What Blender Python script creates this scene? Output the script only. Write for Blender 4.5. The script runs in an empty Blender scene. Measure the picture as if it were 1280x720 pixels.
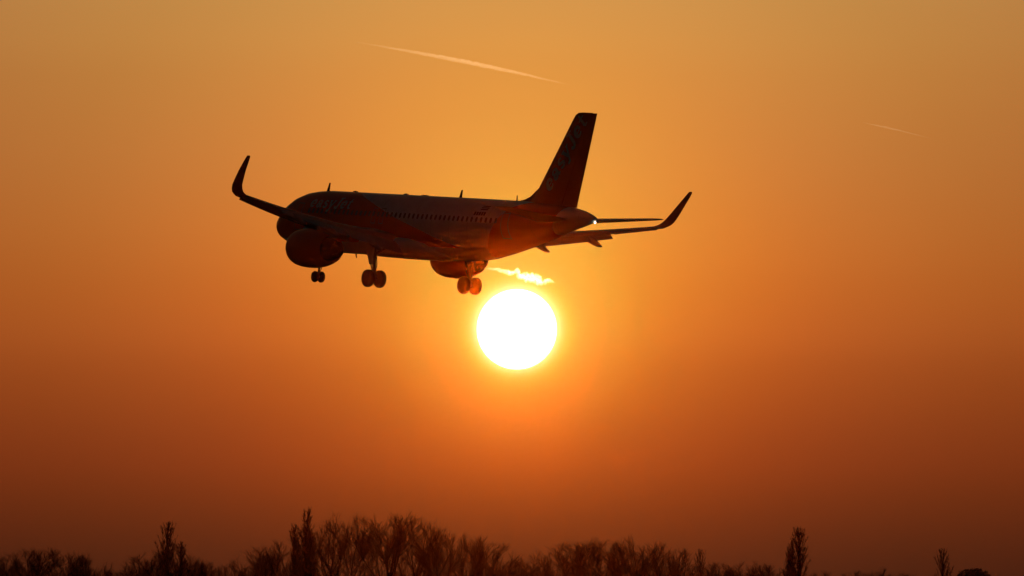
import bpy, bmesh, math, random
from mathutils import Vector, Matrix, Euler, noise

# ------------------------------------------------------------------ camera, sky, sun, exposure
scn = bpy.context.scene
col = scn.collection
CAM_H = 1.8
HFOV = math.radians(6.8)
K = 1280 / (2 * math.tan(HFOV / 2))          # focal length in photo pixels
EL0 = math.atan(390 / K)                     # how far the lens is tilted up
cd = bpy.data.cameras.new('camera')
cam = bpy.data.objects.new('camera', cd)
col.objects.link(cam)
cd.sensor_width = 36
cd.lens = 36 / (2 * math.tan(HFOV / 2))
cd.clip_start = 0.5
cd.clip_end = 400000
cam.location = (0, 0, CAM_H)
cam.rotation_euler = (math.pi / 2 + EL0, 0, 0)
scn.camera = cam


def direction(px, py):
    """unit world direction of a photo pixel (1280x720), used only to measure bearings"""
    v = Vector(((px - 640) / K, 1.0, (360 - py) / K))
    v.rotate(Euler((EL0, 0, 0)))
    return v.normalized()


SUN = direction(646, 411.5)
SUN_EL = math.asin(SUN.z)
SUN_AZ = math.atan2(SUN.x, SUN.y)

world = bpy.data.worlds.new('World')
scn.world = world
world.use_nodes = True
wt = world.node_tree
wt.nodes.clear()


def nd(tree, kind, **kw):
    n = tree.nodes.new(kind)
    for k, v in kw.items():
        setattr(n, k, v)
    return n


def mth(tree, op, a, b=None, clamp=False):
    n = tree.nodes.new('ShaderNodeMath')
    n.operation = op
    n.use_clamp = clamp
    for i, v in enumerate((a, b)):
        if v is None:
            continue
        if isinstance(v, (int, float)):
            n.inputs[i].default_value = v
        else:
            tree.links.new(v, n.inputs[i])
    return n.outputs[0]


def lin(c):
    c = c / 255
    return c / 12.92 if c <= .04045 else ((c + .055) / 1.055) ** 2.4


def ramp(tree, fac, stops, interp='LINEAR'):
    r = tree.nodes.new('ShaderNodeValToRGB')
    r.color_ramp.interpolation = interp
    cr = r.color_ramp
    while len(cr.elements) > 1:
        cr.elements.remove(cr.elements[-1])
    cr.elements[0].position = stops[0][0]
    cr.elements[0].color = (*stops[0][1], 1)
    for p, c in stops[1:]:
        e = cr.elements.new(p)
        e.color = (*c, 1)
    tree.links.new(fac, r.inputs[0])
    return r.outputs[0]


tc = nd(wt, 'ShaderNodeTexCoord')
nv = nd(wt, 'ShaderNodeVectorMath', operation='NORMALIZE')
wt.links.new(tc.outputs['Generated'], nv.inputs[0])
sep = nd(wt, 'ShaderNodeSeparateXYZ')
wt.links.new(nv.outputs[0], sep.inputs[0])
zz = sep.outputs[2]
dst = nd(wt, 'ShaderNodeVectorMath', operation='DISTANCE')
wt.links.new(nv.outputs[0], dst.inputs[0])
dst.inputs[1].default_value = SUN
ang = dst.outputs['Value']                    # angle from the sun, radians (small)

# colour of the dusty evening sky by elevation, times its brightening toward the sun
PX = 1 / K


def smooth_stops(xs, cols, n=30):
    """monotone-ish cubic through log values, resampled to n ramp stops"""
    L = [[math.log(max(c, 1e-4)) for c in q] for q in cols]
    out = []
    for k in range(n):
        # spread the stops evenly over the given knots so close knots keep their detail
        u = k / (n - 1) * (len(xs) - 1)
        i = min(len(xs) - 2, int(u))
        t = u - i
        x = xs[i] + (xs[i + 1] - xs[i]) * t
        c = []
        for ch in range(3):
            def slope(j):
                if j <= 0 or j >= len(xs) - 1:
                    j0, j1 = max(0, j - 1), min(len(xs) - 1, j + 1)
                    return (L[j1][ch] - L[j0][ch]) / (xs[j1] - xs[j0])
                d0 = (L[j][ch] - L[j - 1][ch]) / (xs[j] - xs[j - 1])
                d1 = (L[j + 1][ch] - L[j][ch]) / (xs[j + 1] - xs[j])
                return 0 if d0 * d1 <= 0 else 2 * d0 * d1 / (d0 + d1)
            h = xs[i + 1] - xs[i]
            m0, m1 = slope(i) * h, slope(i + 1) * h
            y0, y1 = L[i][ch], L[i + 1][ch]
            y = (2 * t ** 3 - 3 * t * t + 1) * y0 + (t ** 3 - 2 * t * t + t) * m0 + (-2 * t ** 3 + 3 * t * t) * y1 + (t ** 3 - t * t) * m1
            c.append(math.exp(y))
        out.append((x, tuple(c)))
    return out


EMAX = direction(640, -400).z
BASE = [(742, (.0527, .0121, .0048)), (700, (.0742, .0154, .0051)), (660, (.1044, .0196, .0054)), (620, (.1420, .0250, .0058)), (580, (.1841, .0314, .0068)), (540, (.2168, .0387, .0079)),
        (500, (.2535, .0480, .0090)), (460, (.2920, .0588, .0106)), (420, (.3438, .0746, .0133)), (370, (.3795, .0900, .0152)), (300, (.4158, .1152, .0213)), (200, (.4384, .1453, .0317)),
        (100, (.4641, .1769, .0406)), (10, (.4890, .2141, .0552)), (-400, (.45, .27, .11))]
st = smooth_stops([direction(640, p).z / EMAX for p, c in BASE], [c for p, c in BASE])
base = ramp(wt, mth(wt, 'DIVIDE', zz, EMAX, True), st)
GAIN = [(0, (2.2, 11., 31.)), (50, (1.9, 9.9, 27.)), (56, (1.65, 7.6, 13.)), (62, (1.5, 6.1, 6.6)), (72, (1.42, 4.9, 4.0)), (85, (1.42, 4.25, 3.4)),
        (100, (1.52, 4.03, 2.9)), (130, (1.81, 3.52, 2.33)), (160, (1.97, 2.91, 1.87)), (200, (1.93, 2.42, 1.64)), (250, (1.80, 2.05, 1.5)),
        (300, (1.6815, 1.78, 1.3534)), (380, (1.4698, 1.5032, 1.29)), (470, (1.2862, 1.3288, 1.2194)), (600, (1.1038, 1.1425, 1.0677)), (760, (1, 1, 1))]
GS = 40.0
halo = ramp(wt, mth(wt, 'DIVIDE', ang, 760 * PX, True), [(x, tuple(v / GS for v in c)) for x, c in smooth_stops([r / 760 for r, c in GAIN], [c for r, c in GAIN], 31)])
# the dust is slightly uneven
nz = nd(wt, 'ShaderNodeTexNoise')
nz.inputs['Scale'].default_value = 1.0
nz.inputs['Detail'].default_value = 3.0
mp = nd(wt, 'ShaderNodeMapping')
mp.inputs['Scale'].default_value = (14, 14, 70)
wt.links.new(nv.outputs[0], mp.inputs['Vector'])
wt.links.new(mp.outputs[0], nz.inputs['Vector'])
var = mth(wt, 'MULTIPLY', mth(wt, 'ADD', mth(wt, 'MULTIPLY', nz.outputs[0], 0.06), 0.97), GS)
add = nd(wt, 'ShaderNodeVectorMath', operation='MULTIPLY')
wt.links.new(base, add.inputs[0])
wt.links.new(halo, add.inputs[1])
warm = nd(wt, 'ShaderNodeVectorMath', operation='SCALE')
wt.links.new(add.outputs[0], warm.inputs[0])
wt.links.new(var, warm.inputs['Scale'])
bg_warm = nd(wt, 'ShaderNodeBackground')
wt.links.new(warm.outputs[0], bg_warm.inputs['Color'])
bg_warm.inputs['Strength'].default_value = 1.0
sky = nd(wt, 'ShaderNodeTexSky', sky_type='NISHITA')
sky.sun_disc = False
sky.sun_elevation = SUN_EL
sky.sun_rotation = SUN_AZ
sky.dust_density = 4.0
sky.air_density = 1.2
bg_sky = nd(wt, 'ShaderNodeBackground')
wt.links.new(sky.outputs[0], bg_sky.inputs['Color'])
bg_sky.inputs['Strength'].default_value = 0.011
# dusty glow fills the sunward part of the sky, clear evening sky elsewhere
far = ramp(wt, mth(wt, 'DIVIDE', ang, 2.0, True), [(0, (1, 1, 1)), (.04, (1, 1, 1)), (.09, (.5, .5, .5)), (.2, (0, 0, 0))])
mix = nd(wt, 'ShaderNodeMixShader')
wt.links.new(far, mix.inputs[0])
wt.links.new(bg_sky.outputs[0], mix.inputs[1])
wt.links.new(bg_warm.outputs[0], mix.inputs[2])
wo = nd(wt, 'ShaderNodeOutputWorld')
wt.links.new(mix.outputs[0], wo.inputs['Surface'])

sl = bpy.data.lights.new('sun_lamp', 'SUN')
sl.energy = 0.034
sl.angle = math.radians(0.5)
sl.color = (1.0, .60, .28)
so = bpy.data.objects.new('sun_lamp', sl)
col.objects.link(so)
so.rotation_euler = (-SUN).to_track_quat('-Z', 'Y').to_euler()

vs = scn.view_settings
vs.view_transform = 'Standard'
vs.look = 'None'
vs.exposure = 0
vs.gamma = 1
scn.cycles.volume_bounces = 0
scn.cycles.max_bounces = 6
scn.cycles.use_denoising = True

# ------------------------------------------------------------------ materials


def principled(name, color, rough=.5, metal=0, coat=0, noise_amt=0, noise_scale=1.0, spec=.5):
    m = bpy.data.materials.new(name)
    m.use_nodes = True
    t = m.node_tree
    b = t.nodes['Principled BSDF']
    b.inputs['Base Color'].default_value = (*color, 1)
    b.inputs['Roughness'].default_value = rough
    b.inputs['Metallic'].default_value = metal
    b.inputs['Coat Weight'].default_value = coat
    b.inputs['Specular IOR Level'].default_value = spec
    if noise_amt:
        o = nd(t, 'ShaderNodeTexCoord')
        n = nd(t, 'ShaderNodeTexNoise')
        n.inputs['Scale'].default_value = noise_scale
        n.inputs['Detail'].default_value = 5
        t.links.new(o.outputs['Object'], n.inputs['Vector'])
        lo = tuple(c * (1 - noise_amt) for c in color)
        hi = tuple(min(1, c * (1 + noise_amt)) for c in color)
        c = ramp(t, n.outputs[0], [(.3, lo), (.7, hi)])
        t.links.new(c, b.inputs['Base Color'])
    return m


ORANGE = (.72, .10, .008)
WHITE = (.78, .78, .80)
M = {
    'orange': principled('orange_paint', ORANGE, .38, 0, .12, .06, .7),
    'white': principled('white_paint', WHITE, .38, 0, .12, .04, .7),
    'wing': principled('grey_wing_paint', (.34, .35, .37), .45, 0, 0, .08, .8),
    'metal': principled('bare_metal', (.55, .55, .56), .35, 1, 0, .1, 3),
    'strut': principled('gear_paint', (.22, .22, .23), .5, 0, 0, .1, 5),
    'tyre': principled('tyre_rubber', (.025, .024, .024), .75, 0, 0, .15, 8),
    'rim': principled('wheel_rim', (.08, .08, .08), .6, .3),
    'dark': principled('dark_metal', (.06, .055, .05), .55, .6),
    'glass': principled('window_glass', (.20, .19, .19), .3),
    'door': principled('door_outline', (.36, .33, .31), .5),
    'mark': principled('registration_paint', (.06, .05, .06), .5),
    'letter': principled('white_lettering_paint', (.66, .66, .65), .5),
    'bark': principled('winter_bark', (.055, .042, .033), .9, 0, 0, .3, 2),
    'twig': principled('winter_twigs', (.06, .042, .032), .9, 0, 0, .2, .6),
    'leaf': principled('evergreen_leaves', (.035, .05, .025), .8, 0, 0, .3, 2),
    'field': principled('field_grass', (.05, .06, .028), .95, 0, 0, .4, .02),
}


def fuselage_paint():
    """white airframe with an orange nose and a diagonal orange band, orange rear, white tail cone"""
    m = bpy.data.materials.new('two_tone_fuselage_paint')
    m.use_nodes = True
    t = m.node_tree
    b = t.nodes['Principled BSDF']
    b.inputs['Roughness'].default_value = .38
    b.inputs['Coat Weight'].default_value = .12
    o = nd(t, 'ShaderNodeTexCoord')
    s = nd(t, 'ShaderNodeSeparateXYZ')
    t.links.new(o.outputs['Object'], s.inputs[0])
    x, z = s.outputs[0], s.outputs[2]
    zn = mth(t, 'DIVIDE', mth(t, 'ADD', z, 2.1), 4.2, True)

    def curve(stops, lo, hi):
        r = ramp(t, zn, [((a + 2.1) / 4.2, ((v - lo) / (hi - lo),) * 3) for a, v in stops])
        return mth(t, 'ADD', mth(t, 'MULTIPLY', r, hi - lo), lo)
    # front band: orange ahead of the line, and only above the white belly
    front = curve([(-2.1, 28.0), (-1.4, 24.85), (-.92, 22.75), (-.47, 20.8), (-.09, 19.3), (.47, 16.8), (1.1, 14.4), (1.5, 12.8), (1.91, 10.85), (2.1, 10.2)], 10, 28)
    belly = mth(t, 'GREATER_THAN', z, -1.3)
    f = mth(t, 'MULTIPLY', mth(t, 'LESS_THAN', x, front), belly)
    rear = curve([(-2.1, 26.2), (-.8, 27.55), (-.16, 28.05), (.69, 28.65), (1.37, 29.4), (1.6, 29.65), (2.1, 31.0)], 26, 32)
    r = mth(t, 'GREATER_THAN', x, rear)
    cone = mth(t, 'LESS_THAN', x, mth(t, 'ADD', mth(t, 'MULTIPLY', z, .55), 33.6))
    r = mth(t, 'MULTIPLY', r, cone)
    fac = mth(t, 'MAXIMUM', f, r)
    n = nd(t, 'ShaderNodeTexNoise')
    n.inputs['Scale'].default_value = .8
    n.inputs['Detail'].default_value = 5
    t.links.new(o.outputs['Object'], n.inputs['Vector'])
    wcol = ramp(t, n.outputs[0], [(.3, (.72, .72, .74)), (.7, (.80, .80, .82))])
    mx = nd(t, 'ShaderNodeMix', data_type='RGBA')
    t.links.new(fac, mx.inputs[0])
    t.links.new(wcol, mx.inputs[6])
    mx.inputs[7].default_value = (*ORANGE, 1)
    # skin joints every couple of metres
    seam = mth(t, 'LESS_THAN', mth(t, 'FRACT', mth(t, 'DIVIDE', x, 2.13)), .014)
    mx2 = nd(t, 'ShaderNodeMix', data_type='RGBA')
    t.links.new(mth(t, 'MULTIPLY', seam, .35), mx2.inputs[0])
    t.links.new(mx.outputs[2], mx2.inputs[6])
    mx2.inputs[7].default_value = (.1, .09, .09, 1)
    t.links.new(mx2.outputs[2], b.inputs['Base Color'])
    return m


M['fuselage'] = fuselage_paint()


def emitter(name, color, strength):
    m = bpy.data.materials.new(name)
    m.use_nodes = True
    t = m.node_tree
    t.nodes.clear()
    e = nd(t, 'ShaderNodeEmission')
    e.inputs[0].default_value = (*color, 1)
    e.inputs[1].default_value = strength
    o = nd(t, 'ShaderNodeOutputMaterial')
    t.links.new(e.outputs[0], o.inputs[0])
    return m


# ------------------------------------------------------------------ helpers


def obj(name, verts, faces, mat, parent=None, smooth=False, angle=None):
    me = bpy.data.meshes.new(name)
    me.from_pydata([tuple(v) for v in verts], [], faces)
    me.validate()
    if len(faces) < 20000:
        bm = bmesh.new()
        bm.from_mesh(me)
        bmesh.ops.recalc_face_normals(bm, faces=bm.faces)
        bm.to_mesh(me)
        bm.free()
    me.materials.append(mat)
    if smooth:
        me.shade_smooth()
        if angle:
            me.set_sharp_from_angle(angle=math.radians(angle))
    me.update()
    o = bpy.data.objects.new(name, me)
    col.objects.link(o)
    o.parent = parent
    return o


def tag(o, label=None, cat=None, group=None, kind=None):
    for k, v in (('label', label), ('category', cat), ('group', group), ('kind', kind)):
        if v:
            o[k] = v
    return o


def empty(name, parent=None):
    o = bpy.data.objects.new(name, None)
    o.empty_display_size = .5
    col.objects.link(o)
    o.parent = parent
    return o


def loft(rings, cap=True):
    """rings of equal length -> verts, faces (closed rings)"""
    v, f = [], []
    n = len(rings[0])
    for r in rings:
        v += [Vector(p) for p in r]
    for i in range(len(rings) - 1):
        for j in range(n):
            a, b = i * n + j, i * n + (j + 1) % n
            f.append((a, b, b + n, a + n))
    if cap:
        f.append(tuple(range(n))[::-1])
        f.append(tuple(range((len(rings) - 1) * n, len(rings) * n)))
    return v, f


def merge(*parts):
    v, f = [], []
    for pv, pf in parts:
        k = len(v)
        v += list(pv)
        f += [tuple(i + k for i in q) for q in pf]
    return v, f


def tube(pts, radii, n=8):
    rings = []
    for i, p in enumerate(pts):
        p = Vector(p)
        a = Vector(pts[max(0, i - 1)])
        b = Vector(pts[min(len(pts) - 1, i + 1)])
        d = (b - a).normalized()
        u = d.cross(Vector((0, 0, 1)) if abs(d.z) < .9 else Vector((1, 0, 0))).normalized()
        w = d.cross(u)
        rings.append([p + (u * math.cos(t) + w * math.sin(t)) * radii[i] for t in [2 * math.pi * k / n for k in range(n)]])
    return loft(rings)


def box(x0, x1, y0, y1, z0, z1):
    v = [(x, y, z) for x in (x0, x1) for y in (y0, y1) for z in (z0, z1)]
    f = [(0, 1, 3, 2), (4, 6, 7, 5), (0, 4, 5, 1), (2, 3, 7, 6), (0, 2, 6, 4), (1, 5, 7, 3)]
    return [Vector(p) for p in v], f


def revolve_x(profile, cy, cz, n=40, dx=0.0):
    rings = []
    for x, r in profile:
        x += dx
        rings.append([Vector((x, cy + r * math.cos(2 * math.pi * k / n), cz + r * math.sin(2 * math.pi * k / n))) for k in range(n)])
    return loft(rings, cap=False)


# ------------------------------------------------------------------ ground
R_GROUND = 2050
gv, gf = [Vector((0, 0, 0))], []
NG = 96
for rr in (200, 600, 1300, R_GROUND):
    gv += [Vector((rr * math.cos(2 * math.pi * k / NG), rr * math.sin(2 * math.pi * k / NG), 0)) for k in range(NG)]
gf += [(0, 1 + k, 1 + (k + 1) % NG) for k in range(NG)]
for q in range(3):
    o0, o1 = 1 + q * NG, 1 + (q + 1) * NG
    gf += [(o0 + k, o1 + k, o1 + (k + 1) % NG, o0 + (k + 1) % NG) for k in range(NG)]
tag(obj('ground', gv, gf, M['field']), kind='structure')

# ------------------------------------------------------------------ trees
rnd = random.Random(7)


class Wood:
    """collects tapering branches, three or more sides each"""

    def __init__(self):
        self.v, self.f = [], []

    def branch(self, pts, r0, r1, n=3):
        k = len(self.v)
        m = len(pts)
        for i, p in enumerate(pts):
            d = (pts[min(m - 1, i + 1)] - pts[max(0, i - 1)]).normalized()
            u = d.cross(Vector((0, .3, 1)) if abs(d.z) < .95 else Vector((1, 0, 0))).normalized()
            w = d.cross(u)
            r = r0 + (r1 - r0) * i / (m - 1)
            for s in range(n):
                t = 2 * math.pi * s / n
                self.v.append(p + (u * math.cos(t) + w * math.sin(t)) * r)
        for i in range(m - 1):
            for s in range(n):
                a, b = k + i * n + s, k + i * n + (s + 1) % n
                self.f.append((a, b, b + n, a + n))


def path(rg, p, d, length, up, wob, segs):
    pts = [p.copy()]
    d = d.normalized()
    for _ in range(segs):
        d = (d + Vector((rg.uniform(-wob, wob), rg.uniform(-wob, wob), up + rg.uniform(-wob, wob) * .5))).normalized()
        p = p + d * (length / segs)
        pts.append(p.copy())
    return pts


def side_dir(rg, d, a):
    d = d.normalized()
    u = d.cross(Vector((rg.uniform(-1, 1), rg.uniform(-1, 1), rg.uniform(-1, 1)))).normalized()
    return d * math.cos(a) + u * math.sin(a)


def sample(pts, t):
    x = t * (len(pts) - 1)
    i = min(len(pts) - 2, int(x))
    return pts[i].lerp(pts[i + 1], x - i), pts[i + 1] - pts[i]


def spreading(seed, limbs=7, spread=.9, wob=.13, dens=1.0, A=4.7):
    """a bare round-crowned tree, 12 m tall"""
    rg = random.Random(seed)
    T, C = Wood(), Wood()
    skew = Vector((rg.uniform(-.5, .5), rg.uniform(-.5, .5), 0))

    def inside(p, k=1.0):
        q = p - skew
        b = 5.6 if p.z > 6.2 else 5.0
        return (q.x ** 2 + q.y ** 2) / (A * A) + ((p.z - 6.2) / b) ** 2 < k * (1 + .22 * noise.noise(p * .45) * .7)

    def clip(pts, k):
        out = pts[:2]
        for p in pts[2:]:
            if not inside(p, k):
                break
            out.append(p)
        return out
    fork = rg.uniform(2.0, 3.2)
    tp = path(rg, Vector((0, 0, -.2)), Vector((0, 0, 1)), fork + .2, .3, .05, 4)
    T.branch(tp, .30, .22, 7)
    top = tp[-1]
    lead = path(rg, top, Vector((rg.uniform(-.15, .15), rg.uniform(-.15, .15), 1)), 8.3, .05, .10, 10)
    arms = [(lead, .13)]
    for i in range(limbs):
        az = 2 * math.pi * i / limbs + rg.uniform(-.4, .4)
        a = rg.uniform(.35, 1.0) * spread
        st = sample(tp, rg.uniform(.65, 1))[0] if i % 2 else sample(lead, rg.uniform(.02, .3))[0]
        d = Vector((math.cos(az) * math.sin(a), math.sin(az) * math.sin(a), math.cos(a)))
        L = rg.uniform(7.0, 9.0) * (1 - .15 * a)
        arms.append((path(rg, st, d, L, .07, wob, 9), rg.uniform(.065, .10)))
    for pts, r in arms:
        pts = clip(pts, .9)
        T.branch(pts, r, r * .22, 5)
        n1 = int(rg.randint(8, 10) * dens)
        for j in range(n1):
            t = .16 + .84 * (j + rg.random()) / n1
            p, d = sample(pts, min(.99, t))
            L1 = rg.uniform(2.0, 3.6) * (1.1 - .5 * t)
            b1 = clip(path(rg, p, side_dir(rg, d, rg.uniform(.25, .65)), L1, .05, wob * .7, 6), 1.0)
            C.branch(b1, .03 * (1.2 - .5 * t), .012, 4)
            n2 = int((3.4 + L1 * 2.1) * dens)
            for k in range(n2):
                t2 = .15 + .85 * (k + rg.random()) / n2
                p2, d2 = sample(b1, min(.99, t2))
                L2 = rg.uniform(.8, 1.7) * (1.1 - .4 * t2)
                b2 = path(rg, p2, side_dir(rg, d2, rg.uniform(.25, .55)), L2, .05, wob * .45, 3)
                if not inside(b2[-1], 1.15):
                    continue
                C.branch(b2, .015, .008)
                for q in range(rg.randint(4, 6)):
                    p3, d3 = sample(b2, rg.uniform(.15, .99))
                    b3 = path(rg, p3, side_dir(rg, d3, rg.uniform(.2, .45)), rg.uniform(.5, 1.1), .05, .03, 2)
                    C.branch(b3, .008, .0045)
    return T, C


def columnar(seed, width=.9, dens=1.0, open_=0, n=110, blunt=.55):
    """a bare fastigiate poplar, 12 m tall: steep branches hugging the trunk, drawn out to a point"""
    rg = random.Random(seed)
    T, C = Wood(), Wood()
    tp = path(rg, Vector((0, 0, -.2)), Vector((0, 0, 1)), 12.0, .5, .04, 12)
    T.branch(tp, .24, .02, 6)
    for i in range(int(n * dens)):
        t = .06 + .90 * (i + rg.random()) / (n * dens)
        p, d = sample(tp, t)
        env = width * min(1, (t / .2) ** .6) * max(.02, 1 - t) ** blunt * rg.uniform(.6, 1.12)
        a = rg.uniform(.14, .26) * (1.1 - .45 * t) + open_ * rg.uniform(0, .15)
        az = rg.uniform(0, 2 * math.pi)
        L = min(env / math.sin(a * 1.2), 12.35 - p.z)
        dd = Vector((math.cos(az) * math.sin(a * 1.5), math.sin(az) * math.sin(a * 1.5), math.cos(a * 1.5)))
        b1 = path(rg, p, dd, max(.3, L), .06, .04, 6)
        C.branch(b1, .036 * (1.1 - .6 * t), .010, 4)
        n2 = int(4 + L * 2.6)
        for k in range(n2):
            p2, d2 = sample(b1, .1 + .89 * rg.random())
            b2 = path(rg, p2, side_dir(rg, d2, rg.uniform(.12, .4)), rg.uniform(.35, .9) * (1.1 - .6 * t), .12, .06, 3)
            C.branch(b2, .016, .008)
            for q in range(2):
                p3, d3 = sample(b2, rg.uniform(.1, .9))
                C.branch(path(rg, p3, side_dir(rg, d3, rg.uniform(.2, .4)), rg.uniform(.2, .5) * (1.1 - .6 * t), .12, .08, 2), .012, .006)
    return T, C


def evergreen(seed):
    rg = random.Random(seed)
    T, C = Wood(), Wood()
    tp = path(rg, Vector((0, 0, -.2)), Vector((0, 0, 1)), 9, .5, .05, 6)
    T.branch(tp, .3, .08, 6)
    for i in range(9):
        p, d = sample(tp, rg.uniform(.2, .9))
        T.branch(path(rg, p, side_dir(rg, d, rg.uniform(.6, 1.2)), rg.uniform(2, 4), .1, .1, 4), .1, .03, 4)
    for i in range(9000):
        u = Vector((rg.gauss(0, 1), rg.gauss(0, 1), rg.gauss(0, 1))).normalized()
        b = 1 + .10 * noise.noise(u * 3.1) + .07 * noise.noise(u * 8)
        r = b * rg.random() ** .22
        p = Vector((u.x * 5.2 * r, u.y * 5.2 * r, 6.3 + u.z * 5.5 * r))
        s = rg.uniform(.14, .30)
        e1 = Vector((rg.uniform(-1, 1), rg.uniform(-1, 1), rg.uniform(-1, 1))).normalized() * s
        e2 = e1.cross(u).normalized() * s * .6
        k = len(C.v)
        C.v += [p - e1, p + e2, p + e1, p - e2]
        C.f.append((k, k + 1, k + 2, k + 3))
    return T, C


protos = {}


def proto_mesh(key, maker, leaf='twig'):
    T, C = maker
    ms = []
    for nm, w, mt in (('trunk', T, M['bark']), ('crown', C, M[leaf])):
        me = bpy.data.meshes.new(nm)
        me.from_pydata([tuple(v) for v in w.v], [], w.f)
        me.materials.append(mt)
        me.update()
        ms.append(me)
    zs = sorted(v.z for v in C.v)
    xs = sorted(abs(v.x) for v in C.v)
    protos[key] = (ms, zs[int(len(zs) * .9985)], xs[int(len(xs) * .95)])


for i, (lm, sp, wb, dn) in enumerate([(7, .95, .10, 1.0), (8, .8, .11, 1.05), (6, 1.0, .12, .95), (9, .7, .09, 1.0), (7, .85, .12, .9), (8, 1.0, .10, 1.1)]):
    proto_mesh('b%d' % i, spreading(31 + i, lm, sp, wb, dn))
proto_mesh('s0', spreading(77, 10, .55, .12, .85))
proto_mesh('s1', spreading(78, 9, .6, .14, .8))
proto_mesh('p0', columnar(5, 1.0, .72, blunt=.5))
proto_mesh('p3', columnar(12, 1.0, .85, blunt=.7))
proto_mesh('p1', columnar(6, .8, .75, blunt=.55))
proto_mesh('p2', columnar(8, 1.5, .75, .6, 80))
proto_mesh('e0', evergreen(3), 'leaf')


def tree(px, top, wpx, key, D, name, label, cat='tree', group=None, rz=0):
    d = direction(px, top)
    k = D / d.y
    h = CAM_H + d.z * k
    x = d.x * k
    ms, pz, pw = protos[key]
    half = wpx / 2 * D / K
    r = empty(name)
    r.location = (x, D, 0)
    sz = h / pz
    sx = half / pw
    r.scale = (sx, sx, sz)
    r.rotation_euler = (0, 0, rz)
    tag(r, label, cat, group)
    for me in ms:
        c = bpy.data.objects.new(me.name, me)
        col.objects.link(c)
        c.parent = r
    return r


ORD = ['first', 'second', 'third', 'fourth', 'fifth', 'sixth', 'seventh', 'eighth', 'ninth', 'tenth', 'eleventh', 'twelfth',
       'thirteenth', 'fourteenth', 'fifteenth', 'sixteenth', 'seventeenth']
GT = 'bare winter trees along the horizon'
GP = 'narrow poplars rising from the treeline'
# pointed trees that stand out of the line: px, top, width px, key, distance, label
POP = [
    (209, 652, 20, 'p0', 1490, 'bare spindle poplar rising from the low clump near the left end of the treeline'),
    (224, 677, 18, 'p1', 1500, 'short bare poplar leaning on the right side of the left spindle poplar'),
    (368, 655, 14, 'p1', 1495, 'thin bare poplar close on the left side of the tallest pointed poplar'),
    (380, 635, 24, 'p3', 1480, 'tallest pointed poplar, dense and dark, standing above every other tree'),
    (390, 662, 16, 'p1', 1500, 'lower bare poplar close on the right side of the tallest pointed poplar'),
    (876, 686, 17, 'p2', 1520, 'small upright tree with feathery top at the gap right of centre'),
    (984, 687, 12, 'p1', 1530, 'very thin short poplar on the left of the lone tall poplar at right'),
    (1000, 659, 22, 'p0', 1520, 'lone tall poplar with a blunt top standing clear at right'),
    (991, 672, 10, 'p1', 1526, 'thin side poplar leaning out of the lone tall poplar at right'),
    (1178, 685, 21, 'p2', 1540, 'small open poplar beside the round evergreen at the right end'),
]
for i, (px, top, w, key, D, lab) in enumerate(POP):
    t = tree(px, top, w, key, D, 'poplar_tree', lab, 'poplar', GP, i * 1.1)
bpy.data.objects['poplar_tree.008'].rotation_euler.x = 0
# round bare crowns, left to right
ROUND = [
    (2, 694, 62), (43, 684, 74), (80, 690, 60), (108, 692, 52), (140, 713, 34), (158, 706, 44), (176, 696, 52), (194, 686, 56), (232, 690, 50), (247, 699, 44), (262, 705, 34),
    (296, 703, 44), (316, 690, 54), (336, 681, 62), (357, 674, 60),
    (411, 649, 70), (438, 641, 72), (486, 640, 92), (520, 650, 74), (549, 660, 66), (578, 666, 62), (606, 669, 64), (628, 689, 46),
    (652, 698, 44), (680, 691, 50), (717, 675, 74), (752, 672, 62), (776, 675, 56), (797, 669, 52), (825, 677, 62), (848, 686, 44),
    (900, 702, 48), (930, 701, 50), (953, 704, 40), (1030, 713, 30), (1068, 713, 36), (1096, 709, 40), (1126, 715, 34)]
MARKS = [(209, 'the spindle poplar at left'), (380, 'the tallest pointed poplar'), (646, 'the point right below the sun'), (876, 'the feathery upright tree'),
         (1000, 'the lone tall poplar at right'), (1178, 'the open poplar at the right end')]
BK = ['b0', 'b3', 'b1', 'b5', 'b2', 's0', 'b4', 's1']


def where(i):
    px = ROUND[i][0]
    best = min(MARKS, key=lambda m: abs(m[0] - px))
    same = [q for q in ROUND if min(MARKS, key=lambda m: abs(m[0] - q[0])) is best and (q[0] < best[0]) == (px < best[0])]
    same.sort(key=lambda q: abs(q[0] - best[0]))
    return ORD[same.index(ROUND[i])], ('left' if px < best[0] else 'right'), best[1]


for i, (px, top, w) in enumerate(ROUND):
    n, side, mark = where(i)
    look = 'tall bare broad tree' if top < 665 else ('bare bushy tree' if top < 697 else 'low bare tree')
    D = 1500 + rnd.uniform(-45, 60)
    tree(px, top, w, BK[i % 8], D, 'bare_tree', '%s, %s to the %s of %s' % (look, n, side, mark), 'tree', GT, rnd.uniform(0, 6.28))
tree(1217, 711, 48, 'e0', 1530, 'evergreen_tree', 'dark round-topped evergreen, the last tree at the right end', 'tree')

# thicket along the field edge, too tangled to count
W_ = Wood()
rg = random.Random(99)


def edge_h(px):
    pts = [(-60, 708), (120, 712), (150, 718), (200, 708), (262, 712), (282, 724), (300, 714), (400, 702), (620, 704), (645, 711), (760, 704), (860, 706), (880, 711), (960, 714),
           (975, 720), (1100, 719), (1150, 722), (1340, 722)]
    for (a, b), (c, d) in zip(pts, pts[1:]):
        if a <= px <= c:
            return b + (d - b) * (px - a) / (c - a)
    return 722


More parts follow.
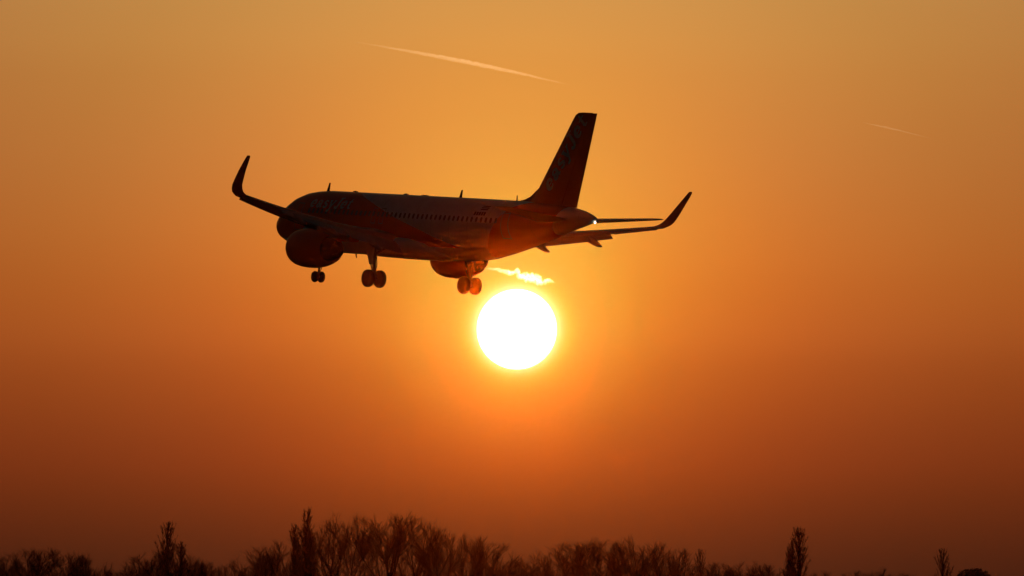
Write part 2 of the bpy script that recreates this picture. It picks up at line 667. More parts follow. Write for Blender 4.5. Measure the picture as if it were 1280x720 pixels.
for i in range(5200):
    px = rg.uniform(-60, 1340)
    D = rg.uniform(1535, 1600)
    d = direction(px, edge_h(px) + rg.uniform(-3, 14))
    k = D / d.y
    h = CAM_H + d.z * k
    p = Vector((d.x * k, D, -.1))
    h = max(.6, h * rg.uniform(.55, 1.05))
    b = path(rg, p, Vector((rg.uniform(-.35, .35), rg.uniform(-.35, .35), 1)), h, .1, .1, 5)
    W_.branch(b, .05, .015)
    for q in range(9):
        p2, d2 = sample(b, rg.uniform(.1, .97))
        W_.branch(path(rg, p2, side_dir(rg, d2, rg.uniform(.3, .8)), rg.uniform(.5, 1.5), .15, .15, 2), .028, .012)
tag(obj('thicket', W_.v, W_.f, M['twig']), 'tangled dark thicket filling the foot of the whole treeline', 'thicket', None, 'stuff')

# ------------------------------------------------------------------ the airliner (x aft from the nose, y to its right, z up)
PLANE = empty('airliner')
PLANE.location = (-15.595, 584.9, 27.69)
PLANE.rotation_euler = (math.radians(-2.34), math.radians(3.875), math.radians(-56.06))
tag(PLANE, 'twin-engined airliner with orange tail coming in to land, wheels down, above the setting sun', 'airliner')

PROF = [  # x, top, bottom, half width
    (0.0, -.50, -.60, .05), (.06, -.32, -.80, .24), (.2, -.12, -.98, .45), (.5, .15, -1.2, .75), (1.0, .47, -1.42, 1.08), (1.6, .85, -1.6, 1.35), (2.2, 1.25, -1.73, 1.55),
    (3.0, 1.62, -1.85, 1.74), (4.0, 1.88, -1.96, 1.88), (5.0, 2.0, -2.03, 1.94), (6.2, 2.07, -2.07, 1.975), (8, 2.07, -2.07, 1.975), (12, 2.07, -2.07, 1.975), (16, 2.07, -2.07, 1.975),
    (20, 2.07, -2.07, 1.975), (23.2, 2.07, -2.07, 1.975), (24.6, 2.07, -2.02, 1.97), (26, 2.07, -1.85, 1.95), (28, 2.06, -1.45, 1.84), (30, 2.04, -.98, 1.63), (32, 1.98, -.45, 1.33),
    (33.5, 1.92, -.06, 1.05), (35.0, 1.80, .31, .75), (36.2, 1.62, .60, .50), (37.0, 1.42, .80, .33), (37.4, 1.28, .92, .22), (37.57, 1.14, 1.02, .08)]


def prof(x):
    for a, b in zip(PROF, PROF[1:]):
        if a[0] <= x <= b[0]:
            t = (x - a[0]) / (b[0] - a[0])
            return [a[i] + (b[i] - a[i]) * t for i in (1, 2, 3)]
    return PROF[-1][1:]


def skin(x, z, side=-1, off=.012):
    T, B, W = prof(x)
    zc, hh = (T + B) / 2, (T - B) / 2
    u = max(-.999, min(.999, (z - zc) / hh))
    return Vector((x, side * (W * math.sqrt(1 - u * u) + off), z))


def skin_arc(x, a, side=-1, off=.012):
    """a = arc height above the fuselage mid line"""
    T, B, W = prof(x)
    th = a / 2.02
    return Vector((x, side * (W + off) * math.cos(th), (T + B) / 2 + ((T - B) / 2 + off) * math.sin(th)))


def fus():
    rings = []
    N = 64
    xs = []
    for a, b in zip(PROF, PROF[1:]):
        n = max(1, int((b[0] - a[0]) / 1.0))
        xs += [a[0] + (b[0] - a[0]) * i / n for i in range(n)]
    xs.append(PROF[-1][0])
    for x in xs:
        T, B, W = prof(x)
        rings.append([(x, W * math.cos(2 * math.pi * k / N), (T + B) / 2 + (T - B) / 2 * math.sin(2 * math.pi * k / N)) for k in range(N)])
    return loft(rings)


F = obj('fuselage', *fus(), M['fuselage'], PLANE, True, 40)

# belly fairing
rings = []
for x, w, b, t in [(10.9, .25, -2.02, -1.9), (11.4, 1.1, -2.1, -1.3), (12.4, 1.8, -2.13, -.8), (13.6, 2.08, -2.17, -.55), (16, 2.14, -2.2, -.5), (18.5, 2.12, -2.2, -.6), (20.3, 1.9, -2.16, -.9),
                   (21.6, 1.2, -2.1, -1.5), (22.4, .25, -2.04, -1.95)]:
    zc, hh = (b + t) / 2, (t - b) / 2
    rr = []
    for k in range(32):
        a = 2 * math.pi * k / 32
        c, s = math.cos(a), math.sin(a)
        rr.append((x, w * math.copysign(abs(c) ** .7, c), zc + hh * math.copysign(abs(s) ** .8, s)))
    rings.append(rr)
obj('belly_fairing', *loft(rings), M['white'], PLANE, True, 50)


def window(x, z, w=.115, h=.17):
    us = (-1, -.5, .5, 1)
    vs_ = (-1, -.55, 0, .55, 1)
    v, f = [], []
    for b in vs_:
        for a in us:
            k = .72 if abs(b) == 1 and abs(a) == 1 else 1
            v.append(skin(x + a * w * k, z + b * h * (.93 if k < 1 else 1), -1, .014))
    for i in range(4):
        for j in range(3):
            q = i * 4 + j
            f.append((q, q + 1, q + 5, q + 4))
    return v, f


x = 6.25
while x < 29.0:
    if True:
        o = obj('cabin_window', *window(x, .64), M['glass'], F)
    x += .533


def outline(x0, x1, z0, z1, w=.055, nz_=8):
    v, f = [], []

    def strip(P):
        k = len(v)
        for a, b in P:
            v.extend((a, b))
        for i in range(len(P) - 1):
            f.append((k + 2 * i, k + 2 * i + 1, k + 2 * i + 3, k + 2 * i + 2))
    zs = [z0 + (z1 - z0) * i / nz_ for i in range(nz_ + 1)]
    for xx in (x0, x1 - w):
        strip([(skin(xx, z, -1, .010), skin(xx + w, z, -1, .010)) for z in zs])
    for z in (z0, z1 - w):
        strip([(skin(x0 + w, z, -1, .010), skin(x0 + w, z + w, -1, .010)), (skin(x1 - w, z, -1, .010), skin(x1 - w, z + w, -1, .010))])
    return v, f


for a in ((4.5, 5.33, -.72, 1.13), (29.15, 29.93, -.5, 1.2)):
    obj('cabin_door', *outline(*a), M['door'], F)
for a in ((14.05, 14.55, .0, 1.05), (15.0, 15.5, .0, 1.05)):
    o = obj('overwing_exit', *outline(*a, w=.045), M['door'], F)

# cockpit glazing on the left side and front
for zz0, pts in (('a', [(1.35, .47), (1.95, .50), (2.15, .98), (1.62, .84)]), ('b', [(2.02, .50), (2.62, .54), (2.70, 1.06), (2.24, 1.0)]), ('c', [(2.69, .55), (3.25, .66), (3.05, 1.06), (2.78, 1.07)])):
    v, f = [], []
    n = 5
    for i in range(n + 1):
        for j in range(n + 1):
            u, w = i / n, j / n
            a = Vector(pts[0]).lerp(Vector(pts[1]), u)
            b = Vector(pts[3]).lerp(Vector(pts[2]), u)
            c = a.lerp(b, w)
            v.append(skin(c.x, c.y, -1, .016))
    for i in range(n):
        for j in range(n):
            q = i * (n + 1) + j
            f.append((q, q + 1, q + n + 2, q + n + 1))
    obj('cockpit_window', v, f, M['glass'], F)

# ---- lettering: fat rounded serif letters drawn as tapering strokes, contoured on a grid
def arc(cx, cy, rx, ry, a0, a1, n, r0, r1, mid=None):
    out = []
    for i in range(n + 1):
        t = i / n
        a = math.radians(a0 + (a1 - a0) * t)
        r = r0 + (r1 - r0) * t
        if mid is not None:
            r += (mid - (r0 + r1) / 2) * math.sin(math.pi * t)
        out.append((cx + rx * math.cos(a), cy + ry * math.sin(a), r))
    return out


GL = {
    'e': (.98, [arc(.48, .5, .30, .36, -48, 350 - 0, 26, .075, .09)[:9] and arc(.48, .5, .31, .37, 5, 315, 26, .11, .075, .18), [(.22, .47, .07), (.80, .47, .07)]]),
    'a': (1.02, [arc(.36, .30, .19, .19, 0, 360, 18, .13, .13), [(.70, .70, .15), (.70, .25, .15), (.78, .12, .12), (.90, .13, .07)], arc(.45, .62, .26, .25, 20, 160, 10, .13, .12, .10)]),
    's': (.82, [arc(.40, .70, .22, .18, 25, 250, 12, .09, .13, .12) + arc(.42, .28, .23, .18, 80, -150, 12, .14, .10, .13), ]),
    'y': (1.02, [[(.20, .88, .13), (.50, .18, .14)], [(.84, .88, .10), (.50, .05, .11), (.36, -.25, .10), (.18, -.26, .12)], [(.06, .92, .07), (.36, .92, .07)], [(.70, .92, .06), (.98, .92, .06)]]),
    'J': (.92, [[(.58, 1.28, .15), (.58, .40, .16), (.50, .12, .14), (.30, .04, .12), (.18, .18, .15)], [(.34, 1.33, .08), (.84, 1.33, .08)]]),
    't': (.74, [[(.34, 1.22, .10), (.34, .30, .15), (.42, .12, .12), (.62, .13, .08)], [(.10, .88, .075), (.62, .88, .075)]]),
}


def sdf(strokes, x, y):
    best = 9
    for s in strokes:
        for (ax, ay, ar), (bx, by, br) in zip(s, s[1:]):
            dx, dy = bx - ax, by - ay
            l2 = dx * dx + dy * dy or 1e-9
            t = max(0, min(1, ((x - ax) * dx + (y - ay) * dy) / l2))
            d = math.hypot(x - ax - dx * t, y - ay - dy * t) - (ar + (br - ar) * t)
            if d < best:
                best = d
    return best


def lettering(text, step=.04, slant=0.0):
    """marching squares outline fill of each glyph; unit = x-height"""
    V, Fc, idx = [], [], {}

    def vert(p):
        k = (round(p[0], 4), round(p[1], 4))
        if k not in idx:
            idx[k] = len(V)
            V.append(k)
        return idx[k]
    pen = 0
    for ch in text:
        adv, strokes = GL[ch]
        nx, ny = int(1.3 / step) + 1, int(2.1 / step) + 1
        g = [[sdf(strokes, -.15 + i * step, -.5 + j * step) for j in range(ny + 1)] for i in range(nx + 1)]
        for i in range(nx):
            for j in range(ny):
                c = [(i, j), (i + 1, j), (i + 1, j + 1), (i, j + 1)]
                d = [g[a][b] for a, b in c]
                if min(d) > 0:
                    continue
                poly = []
                for k in range(4):
                    a, b = c[k], c[(k + 1) % 4]
                    da, db = d[k], d[(k + 1) % 4]
                    pa = (-.15 + a[0] * step, -.5 + a[1] * step)
                    pb = (-.15 + b[0] * step, -.5 + b[1] * step)
                    if da <= 0:
                        poly.append(pa)
                    if (da <= 0) != (db <= 0):
                        t = da / (da - db)
                        poly.append((pa[0] + (pb[0] - pa[0]) * t, pa[1] + (pb[1] - pa[1]) * t))
                ids = []
                for p in poly:
                    q = vert((p[0] + pen + slant * p[1], p[1]))
                    if q not in ids:
                        ids.append(q)
                if len(ids) > 2:
                    Fc.append(tuple(ids))
        pen += adv
    return V, Fc, pen


LV, LF, LW = lettering('easyJet')
H1 = .78
# on the fuselage side
obj('airline_lettering', [skin_arc(6.05 + p[0] * 5.05 / LW, .84 + p[1] * H1 * .86, -1, .018) for p in LV], LF, M['letter'], F)

# registration marks and small flag ahead of the rear door (too small to read in the photo)
v, f = [], []


def patch(x0, x1, z0, z1):
    k = len(v)
    for a, b in ((x0, z0), (x1, z0), (x1, z1), (x0, z1)):
        v.append(skin(a, b, -1, .02))
    f.append((k, k + 1, k + 2, k + 3))


for i in range(3):
    patch(26.45, 27.3, 1.30 + i * .11, 1.36 + i * .11)
for i in range(5):
    patch(26.0 + i * .27, 26.19 + i * .27, .93, 1.16)
obj('registration_mark', v, f, M['mark'], F)

# aerials on the crown and drains below
def blade(x, h, c, zb, lean, down=False, w=.03):
    s = -1 if down else 1
    b = [(x, -w, zb), (x + c, 0, zb), (x, w, zb), (x - c * .15, 0, zb)]
    t = [(x + lean, -w * .4, zb + s * h), (x + lean + c * .45, 0, zb + s * h), (x + lean, w * .4, zb + s * h), (x + lean - c * .05, 0, zb + s * h)]
    return loft([b, t])


for xx, h, c, ln in ((5.35, .58, .34, .24), (21.5, .55, .34, .22), (28.25, .38, .16, .02)):
    obj('antenna', *blade(xx, h, c, 2.02, ln), M['dark'], F)
for xx, L_, hh in ((8.9, .5, .1), (15.1, .5, .1), (17.4, 1.0, .07)):
    rings = [[(xx + a * L_, .16 * w * math.cos(q), 2.05 + hh * w * max(0, math.sin(q))) for q in [2 * math.pi * k / 12 for k in range(12)]] for a, w in ((-.5, .3), (-.3, .85), (0, 1), (.3, .85), (.5, .3))]
    obj('antenna_fairing', *loft(rings), M['dark'], F)
for xx, zb in ((9.4, -2.03), (24.9, -1.95)):
    obj('drain_mast', *blade(xx, .32, .2, zb, .16, True), M['dark'], F)

# ---- wings
CUT = .77
TIP = 16.46


def xle(y):
    return 12.1 + (y - 1.9) * .545


def chord(y):
    if y < 6.4:
        return 6.4 + (4.0 - 6.4) * (y - 1.9) / 4.5
    return 4.0 + (1.5 - 4.0) * (y - 6.4) / 10.5


def zw(y):
    return -.88 + .089 * (y - 1.9) + .70 * (max(0, y - 1.9) / 15) ** 2


def inc(y):
    return math.radians(3.2 - 4.0 * (y - 1.9) / 15)


def thick(t, T):
    return 5 * T * (.2969 * math.sqrt(t) - .126 * t - .3516 * t * t + .2843 * t ** 3 - .1015 * t ** 4)


def section(x0, c, cut, T, n=14, camber=.02):
    up, lo = [], []
    for i in range(n + 1):
        t = cut * (1 - math.cos(math.pi / 2 * i / n))
        cz = camber * 4 * t * (1 - t)
        up.append((x0 + t * c, (cz + thick(t, T)) * c))
        lo.append((x0 + t * c, (cz - thick(t, T)) * c))
    return up[::-1] + lo[1:]


def place(sec, y, z, rot, piv, cant, side):
    out = []
    cr, sr = math.cos(rot), math.sin(rot)
    for a, b in sec:
        dx, dz = a - piv, b
        X = piv + dx * cr + dz * sr
        Z = -dx * sr + dz * cr
        out.append((X, side * (y - Z * math.sin(cant)), z + Z * math.cos(cant)))
    return out


def wing(side):
    rings = []
    ys = [1.2, 1.9, 3, 4.5, 6.4, 8, 10, 12, 14, 15.3, 16.08]
    for y in ys:
        c = chord(max(y, 1.5))
        rings.append(place(section(xle(y), c, CUT, .145 if y < 3 else .12, camber=.02), y, zw(y), inc(y), xle(y) + .35 * c, 0, side))
    W = obj('wing', *loft(rings), M['wing'], PLANE, True, 35)
    rings = [place(section(xle(y), chord(y), .999, .12), y, zw(y), inc(y), xle(y) + .35 * chord(y), 0, side) for y in (16.10, TIP)]
    tipv = loft(rings)
    obj('wing_tip', *tipv, M['wing'], W, True, 35)
    # sharklet
    base_z = zw(TIP) + .06
    prf = [(16.9, 0, -.06, 1.5, 4), (17.14, .14, .05, 1.45, 16), (17.36, .32, .17, 1.38, 34), (17.52, .52, .36, 1.3, 54), (17.64, .75, .62, 1.2, 68), (17.72, 1.12, .98, 1.07, 77), (17.82, 1.70, 1.55, .85, 80),
           (17.90, 2.35, 2.15, .62, 82), (17.93, 2.68, 2.44, .46, 82), (17.94, 2.8, 2.52, .3, 82)]
    rings = []
    for y, dx, dz, c, cant in prf:
        x0 = xle(TIP) + dx
        rings.append(place(section(x0, c, .999, .10, camber=0), y - .44, base_z + dz, 0, x0, math.radians(cant), side))
    obj('sharklet', *loft(rings), M['orange'], W, True, 45)

    # trailing edge surfaces
    def te(name, y0, y1, defl, gap, drop, cf=.27, mat='wing', n=4):
        rr = []
        for i in range(n + 1):
            y = y0 + (y1 - y0) * i / n
            c = chord(y)
            x0 = xle(y) + (CUT + gap) * c
            sec = section(x0, cf * c, .999, .13, camber=.03)
            # hinge height follows the wing's incidence
            zh = zw(y) - (CUT + gap - .35) * c * math.sin(inc(y)) - drop * c
            rr.append(place(sec, y, zh, math.radians(defl), x0, 0, side))
        return obj(name, *loft(rr), M[mat], W, True, 35)
    te('flap', 2.15, 6.3, 33, .03, .012, .25)
    te('flap', 6.46, 13.1, 33, .03, .012, .25)
    te('aileron', 13.2, 16.06, 9, .004, -.006, .235)
    # slats
    for y0, y1 in ((2.6, 4.9), (6.6, 9.0), (9.06, 11.4), (11.46, 13.8), (13.86, 15.9)):
        rr = []
        for i in range(3):
            y = y0 + (y1 - y0) * i / 2
            c = chord(y)
            up, lo = [], []
            for q in range(8):
                t = .15 * (q / 7) ** 2
                up.append((xle(y) + t * c, (.07 * t + thick(t, .13)) * c))
            for q in range(1, 5):
                t = .05 * (q / 4) ** 2
                lo.append((xle(y) + t * c, (.0 - thick(t, .13)) * c))
            inner = [(xle(y) + t * c, (thick(t, .13) * .55 - .004) * c) for t in (.03, .07, .11)]
            sec = up[::-1] + lo + inner
            sec = [(a - .055 * c, b - .035 * c) for a, b in sec]
            rr.append(place(sec, y, zw(y) + .35 * c * math.sin(inc(y)), math.radians(-20), xle(y) + .1 * c, 0, side))
        obj('slat', *loft(rr), M['wing'], W, True, 40)
    # canoe fairings over the flap tracks
    for y, L, r in ((4.3, 3.3, .2), (8.35, 2.8, .20), (11.75, 2.5, .19)):
        c = chord(y)
        x0 = xle(y) + .52 * c
        rr = []
        for t, w in ((0, .08), (.07, .45), (.2, .8), (.38, 1), (.6, .95), (.8, .68), (.93, .35), (1, .06)):
            xx = x0 + t * L
            droop = max(0, t - .45)
            zc = zw(y) - .045 * c - (t - .2) * L * math.sin(inc(y)) - .16 * w - droop * L * .42
            rr.append([(xx, side * (y + r * .75 * w * math.cos(a)), zc + r * 1.35 * w * math.sin(a)) for a in [2 * math.pi * k / 14 for k in range(14)]])
        obj('flap_track_fairing', *loft(rr), M['wing'], W, True, 50)
    return W


WL = wing(-1)
WR = wing(1)

# ---- engines


def engine(side):
    cy, cz = side * 5.75, -1.94
    sh = .45                              # the nacelle hangs this far aft of the drawing's datum
    E = obj('engine', *revolve_x([(12.0, .86), (11.5, .87), (11.15, .92), (11.0, .99), (10.95, 1.05), (11.01, 1.12), (11.25, 1.20), (11.7, 1.27), (12.4, 1.31), (13.1, 1.30), (13.8, 1.22), (14.4, 1.09), (14.9, .93),
                                  (14.91, .90), (14.6, .88), (14.55, .70)], cy, cz, dx=sh), M['orange'], PLANE, True, 40)
    # fan with blades
    v, f = [], []
    for k in range(24):
        a = 2 * math.pi * k / 24
        q = len(v)
        for r, tw in ((.28, .05), (.86, .15)):
            for s in (-1, 1):
                aa = a + s * tw * (.6 if r > .5 else .9)
                v.append(Vector((12.0 + sh + s * .09, cy + r * math.cos(aa), cz + r * math.sin(aa))))
        f.append((q, q + 1, q + 3, q + 2))
    sp = revolve_x([(11.55, .005), (11.65, .12), (11.85, .24), (12.02, .30), (12.3, .30)], cy, cz, 20, sh)
    obj('fan', *merge((v, f), sp), M['dark'], E)
    obj('exhaust_nozzle', *revolve_x([(12.4, .99), (13.2, .86), (14.2, .80), (15.0, .70), (15.6, .55), (15.61, .51), (15.1, .48), (15.0, .36), (15.4, .30), (16.0, .12), (16.2, .01)], cy, cz, 32, sh), M['dark'], E, True, 40)
    rings = []
    for xx, zb, zt, w in ((11.7, cz + 1.15, cz + 1.25, .06), (12.6, cz + 1.05, cz + 1.55, .2), (13.8, cz + .7, zw(5.75) + .05, .24), (15.2, cz + .62, zw(5.75) - .1, .24), (16.4, cz + .95, zw(5.75) - .15, .2), (17.5, -.8, -.65, .08)):
        rings.append([(xx, cy - w, zb), (xx, cy + w, zb), (xx, cy + w, zt), (xx, cy - w, zt)])
    obj('pylon', *loft(rings), M['wing'], E)
    return E


engine(-1)
engine(1)

# ---- tail


def fin_sec(x0, c, z, T=.10, cut=1.0, start=0.0):
    s = []
    n = 12
    ts = [start + (cut - start) * (1 - math.cos(math.pi * i / n)) / 2 for i in range(n + 1)]
    up = [(x0 + t * c, thick(t, T) * c, z) for t in ts]
    lo = [(x0 + t * c, -thick(t, T) * c, z) for t in ts]
    return up[::-1] + lo[1:-1] if cut > .99 else up[::-1] + lo[1:]


FS = [(1.6, 29.9, 5.35), (2.1, 30.1, 5.25), (2.6, 30.55, 4.93), (4.2, 31.75, 4.15), (6.0, 33.08, 3.28), (7.5, 34.18, 2.56), (7.78, 34.42, 2.38), (7.93, 34.72, 2.12), (7.96, 35.1, 1.7)]
CUTF = .70
FIN = obj('vertical_stabilizer', *loft([fin_sec(x0, c, z, .10, CUTF) for z, x0, c in FS]), M['orange'], PLANE, True, 35)
# rudder
rr = []
for z, x0, c in [(1.80, 30.0, 5.30)] + FS[2:-1]:
    xs_ = [x0 + c * t for t in (CUTF + .006, .80, .9, .998)]
    ws = [thick(t, .10) * c for t in (CUTF, .80, .9, .998)]
    rr.append([(a, w, z) for a, w in zip(xs_, ws)] + [(a, -w, z) for a, w in zip(xs_[::-1], ws[::-1])])
obj('rudder', *loft(rr), M['orange'], FIN)
# dorsal fillet
rings = []
for xx, h, w in ((28.5, .03, .05), (29.2, .14, .09), (29.8, .36, .14), (30.4, .8, .2), (30.9, 1.15, .22)):
    rings.append([(xx, -w, 1.95), (xx + h * .15, -w * .5, 1.98 + h * .6), (xx + h * .2, 0, 2.02 + h), (xx + h * .15, w * .5, 1.98 + h * .6), (xx, w, 1.95)])
obj('dorsal_fillet', *loft(rings), M['orange'], FIN, True, 40)
# lettering running up the fin, on its left face
b0, b1 = Vector((32.45, 2.62)), Vector((36.02, 7.35))
e = (b1 - b0).normalized()
u = Vector((-e.y, e.x))
L_ = (b1 - b0).length


def fin_half(x, z):
    a = FS[0]
    for p, q in zip(FS, FS[1:]):
        if p[0] <= z <= q[0]:
            t = (z - p[0]) / (q[0] - p[0])
            a = [p[i] + (q[i] - p[i]) * t for i in range(3)]
            break
    t = max(.0, min(1, (x - a[1]) / a[2]))
    return thick(t, .10) * a[2]


v = []
for p in LV:
    q = b0 + e * (p[0] * L_ / LW) + u * (p[1] * .86)
    v.append(Vector((q.x, -fin_half(q.x, q.y) - .022, q.y)))
obj('airline_lettering', v, LF, M['letter'], FIN)

for side in (-1, 1):
    rr, re_ = [], []
    for y, x0, c, z in ((.3, 31.6, 4.2, .85), (1.0, 32.0, 3.8, .92), (3.5, 33.45, 2.7, 1.18), (5.9, 34.85, 1.62, 1.43), (6.12, 35.02, 1.45, 1.45), (6.22, 35.3, 1.1, 1.46)):
        sec = section(x0, c, .70, .10, 10, 0)
        rr.append(place(sec, y, z, math.radians(-2.5), x0 + .4 * c, 0, side))
        if y > .9 and y < 6.2:
            xs_ = [x0 + c * t for t in (.705, .8, .9, .998)]
            ws = [thick(t, .10) * c for t in (.705, .8, .9, .998)]
            re_.append(place([(a, w) for a, w in zip(xs_, ws)] + [(a, -w) for a, w in zip(xs_[::-1], ws[::-1])], y, z, math.radians(-2.5), x0 + .4 * c, 0, side))
    H = obj('horizontal_stabilizer', *loft(rr), M['wing'], PLANE, True, 35)
    obj('elevator', *loft(re_), M['wing'], H)

# ---- landing gear


def wheel(cx, cy, cz, R, w, parent):
    prf = [(-.5, .52), (-.5, .80), (-.42, .93), (-.25, .99), (0, 1.0), (.25, .99), (.42, .93), (.5, .80), (.5, .52)]
    rings = [[(cx + R * r * math.cos(a), cy + t * w, cz + R * r * math.sin(a)) for a in [2 * math.pi * k / 28 for k in range(28)]] for t, r in prf]
    wo_ = empty('wheel', parent)
    wo_.name = 'wheel'
    bpy.data.objects.remove(wo_)
    T = obj('wheel', *loft(rings), M['tyre'], parent, True, 50)
    return T


def rim(cx, cy, cz, R, w):
    rings = [[(cx + R * r * math.cos(a), cy + t * w, cz + R * r * math.sin(a)) for a in [2 * math.pi * k / 20 for k in range(20)]] for t, r in ((-.40, .02), (-.42, .3), (-.46, .54), (.46, .54), (.42, .3), (.40, .02))]
    return loft(rings)


for side in (-1, 1):
    y = side * 3.8
    zc, xc = -3.67, 17.75
    parts = [tube([(17.3, y * .98, -.85), (17.5, y, -2.05), (17.7, y, -2.35)], [.2, .19, .17], 12), tube([(17.62, y, -2.25), (xc, y, zc + .05)], [.12, .12], 12),
             tube([(xc, y - .36, zc), (xc, y + .36, zc)], [.09, .09], 10), tube([(17.55, y, -2.1), (17.0, side * 2.2, -1.4)], [.09, .07], 8),
             tube([(17.55, y, -2.25), (17.25, y, -2.7), (17.62, y, -3.4)], [.05, .055, .05], 6), tube([(17.9, y, -2.25), (18.0, y, -2.75), (17.85, y, -3.35)], [.035, .04, .035], 6),
             tube([(xc, y, zc + .32), (xc, y, zc - .05)], [.16, .16], 10)]
    for s in (-1, 1):
        parts.append(rim(xc, y + s * .46, zc, .585, .40))
    G = obj('main_landing_gear', *merge(*parts), M['strut'], PLANE, True, 40)
    for s in (-1, 1):
        wheel(xc, y + s * .46, zc, .585, .42, G)
    dv, df = loft([[(xa, y + side * .24, zz_), (xb, y + side * .24, zz_), (xb, y + side * .28, zz_), (xa, y + side * .28, zz_)]
                   for xa, xb, zz_ in ((16.75, 18.0, -1.1), (16.95, 17.95, -1.75), (17.3, 17.85, -2.35), (17.5, 17.8, -2.75))])
    obj('gear_door', dv, df, M['white'], G)

zc, xc = -3.78, 5.0
parts = [tube([(5.25, 0, -1.8), (5.1, 0, -2.8)], [.12, .11], 12), tube([(5.12, 0, -2.7), (xc, 0, zc)], [.075, .075], 10), tube([(xc, -.2, zc), (xc, .2, zc)], [.05, .05], 8),
         tube([(5.15, 0, -2.6), (4.2, 0, -1.9)], [.06, .06], 8), tube([(5.1, 0, -2.8), (5.35, 0, -3.2), (5.05, 0, -3.6)], [.035, .04, .035], 6), box(4.98, 5.06, -.28, .28, -2.75, -2.6)]
for s in (-1, 1):
    parts.append(rim(xc, s * .25, zc, .38, .2))
G = obj('nose_landing_gear', *merge(*parts), M['strut'], PLANE, True, 40)
for s in (-1, 1):
    wheel(xc, s * .25, zc, .38, .225, G)
    dv, df = box(5.3, 6.1, s * .42, s * .45, -2.65, -1.9)
    obj('gear_door', dv, df, M['white'], G)

# ---- lit navigation lamps
LAMP = emitter('white_navigation_lamp', (1, .85, .6), 4)


def bulb(x, y, z, r):
    rings = [[(x + r * math.cos(b) * math.cos(a), y + r * math.cos(b) * math.sin(a), z + r * math.sin(b)) for a in [2 * math.pi * k / 12 for k in range(12)]] for b in [math.pi * (-.499 + .998 * q / 8) for q in range(9)]]
    return loft(rings)


obj('tail_light', *bulb(37.56, -.06, .90, .07), LAMP, PLANE, True)

# ------------------------------------------------------------------ the sun itself and the vapour trails far behind


def sphere(c, r, n=48, m=32):
    rings = [[Vector((c.x + r * math.cos(b) * math.cos(a), c.y + r * math.cos(b) * math.sin(a), c.z + r * math.sin(b))) for a in [2 * math.pi * k / n for k in range(n)]] for b in [math.pi * (-.4999 + .9998 * q / m) for q in range(m + 1)]]
    return loft(rings)


D_SUN = 150000
m = bpy.data.materials.new('glowing_gas')
m.use_nodes = True
t = m.node_tree
t.nodes.clear()
em = nd(t, 'ShaderNodeEmission')
lw = nd(t, 'ShaderNodeLayerWeight')
lw.inputs['Blend'].default_value = .5
limb = ramp(t, lw.outputs['Facing'], [(0, (1, 1, .92)), (.60, (1, .95, .75)), (.80, (.45, .30, .10)), (.92, (.10, .05, .008)), (1, (0, 0, 0))])
t.links.new(limb, em.inputs[0])
em.inputs[1].default_value = 3.0
tr = nd(t, 'ShaderNodeBsdfTransparent')
ad = nd(t, 'ShaderNodeAddShader')
t.links.new(em.outputs[0], ad.inputs[0])
t.links.new(tr.outputs[0], ad.inputs[1])
oo = nd(t, 'ShaderNodeOutputMaterial')
t.links.new(ad.outputs[0], oo.inputs['Surface'])
m.cycles.emission_sampling = 'NONE'
S = obj('sun', *sphere(SUN * 0, D_SUN * 51 * PX), m, None, True)
S.location = SUN * D_SUN
tag(S, 'round white setting sun with yellow rim, low under the airliner', 'sun')


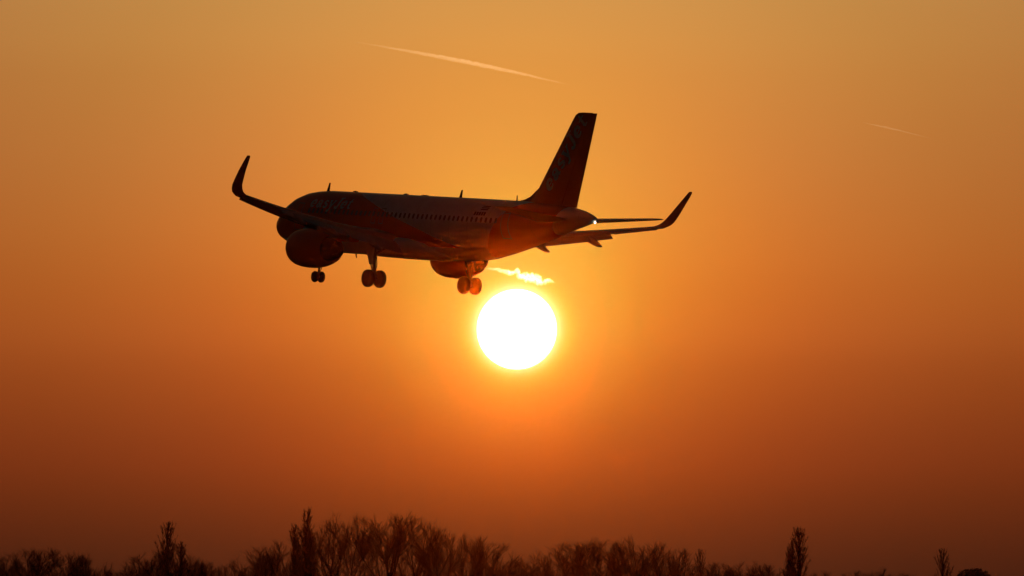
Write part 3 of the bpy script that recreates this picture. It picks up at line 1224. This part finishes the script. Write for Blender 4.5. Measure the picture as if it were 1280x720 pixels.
def vapour(name, pts, D, radii, density, label, rough, seed, n=220, g=.97):
    """a ragged rope of ice cloud; pts are photo bearings turned into real positions D metres away"""
    P = []
    for px, py in pts:
        d = direction(px, py)
        P.append(d * (D / d.y) + Vector((0, 0, CAM_H)))
    org = sum(P, Vector()) / len(P)
    rings = []
    N = 20
    for i in range(n + 1):
        t = i / n * (len(P) - 1)
        k = min(len(P) - 2, int(t))
        p = P[k].lerp(P[k + 1], t - k) - org
        tt = i / n * (len(radii) - 1)
        q = min(len(radii) - 2, int(tt))
        r = (radii[q] + (radii[q + 1] - radii[q]) * (tt - q)) * D * PX
        d = (P[k + 1] - P[k]).normalized()
        u_ = d.cross(Vector((0, 0, 1))).normalized()
        w_ = u_.cross(d).normalized()
        s = i / n * (P[-1] - P[0]).length / (D * PX)
        wander = Vector((0, 0, noise.noise(Vector((s * .12, seed, 0))) + .5 * noise.noise(Vector((s * .45, seed, 3)))))
        ring = []
        for j in range(N):
            a = 2 * math.pi * j / N
            dr = 1 + rough * (noise.noise(Vector((s * .22, math.cos(a) * 1.2 + seed, math.sin(a) * 1.2))) * 1.3 + noise.noise(Vector((s * .75, math.cos(a) * 2 + seed, math.sin(a) * 2))) * .8 + noise.noise(Vector((s * 1.9, math.cos(a) * 3 + seed, math.sin(a) * 3))) * .5)
            ring.append(p + wander * r * rough * .9 + (u_ * math.cos(a) + w_ * math.sin(a)) * r * max(.08, dr))
        rings.append(ring)
    mm = bpy.data.materials.new(name + '_vapour')
    mm.use_nodes = True
    t_ = mm.node_tree
    t_.nodes.clear()
    vp = nd(t_, 'ShaderNodeVolumePrincipled')
    vp.inputs['Color'].default_value = (.98, .98, .98, 1)
    vp.inputs['Anisotropy'].default_value = g
    vp.inputs['Density'].default_value = density
    ou = nd(t_, 'ShaderNodeOutputMaterial')
    t_.links.new(vp.outputs[0], ou.inputs['Volume'])
    o = obj(name, *loft(rings), mm, None, True)
    o.location = org
    tag(o, label, 'contrail')
    return o


vapour('contrail', [(446, 52.5), (520, 65.5), (580, 76.8), (645, 90.5), (714, 106.5)], 60000, [.4, 1.1, 1.7, 2.2, 2.6, 2.8, 2.6, 2.2, 1.7, 1.1, .3], .0062, 'long thin pale vapour trail slanting across the upper sky above the airliner', .25, 1.0)
vapour('contrail', [(1078, 153), (1120, 162), (1164, 173)], 60000, [.25, .9, 1.2, 1.0, .6, .2], .0105, 'short faint vapour trail alone in the right part of the sky', .2, 4.0)
vapour('contrail', [(603, 335), (622, 337), (645, 342), (668, 349), (695, 353)], 60000, [.5, .9, 1.3, 1.9, 2.9, 3.6, 4.2, 4.6, 4.2, 2.6, .3], .0075, 'ragged glowing vapour trail between the right engine and the sun', 1.0, 9.0, 200, .982)

# ------------------------------------------------------------------ dusty evening air, tinted and tuned to stand in for lens glare
HZ = 34.5
hv, hf = box(-2100, 2100, -2100, 2100, -1.0, HZ)
m = bpy.data.materials.new('dusty_glare_air')
m.use_nodes = True
t = m.node_tree
t.nodes.clear()
vp = nd(t, 'ShaderNodeVolumePrincipled')
vp.inputs['Color'].default_value = (1.0, .143, .006, 1)
vp.inputs['Anisotropy'].default_value = .997
vp.inputs['Density'].default_value = 2.7e-5
vp.inputs['Absorption Color'].default_value = (1, 1, 1, 1)
ou = nd(t, 'ShaderNodeOutputMaterial')
t.links.new(vp.outputs[0], ou.inputs['Volume'])
tag(obj('haze', hv, hf, m), 'dusty evening air, tinted orange to stand in for lens glare, around the landing airliner and trees', 'haze', None, 'stuff')
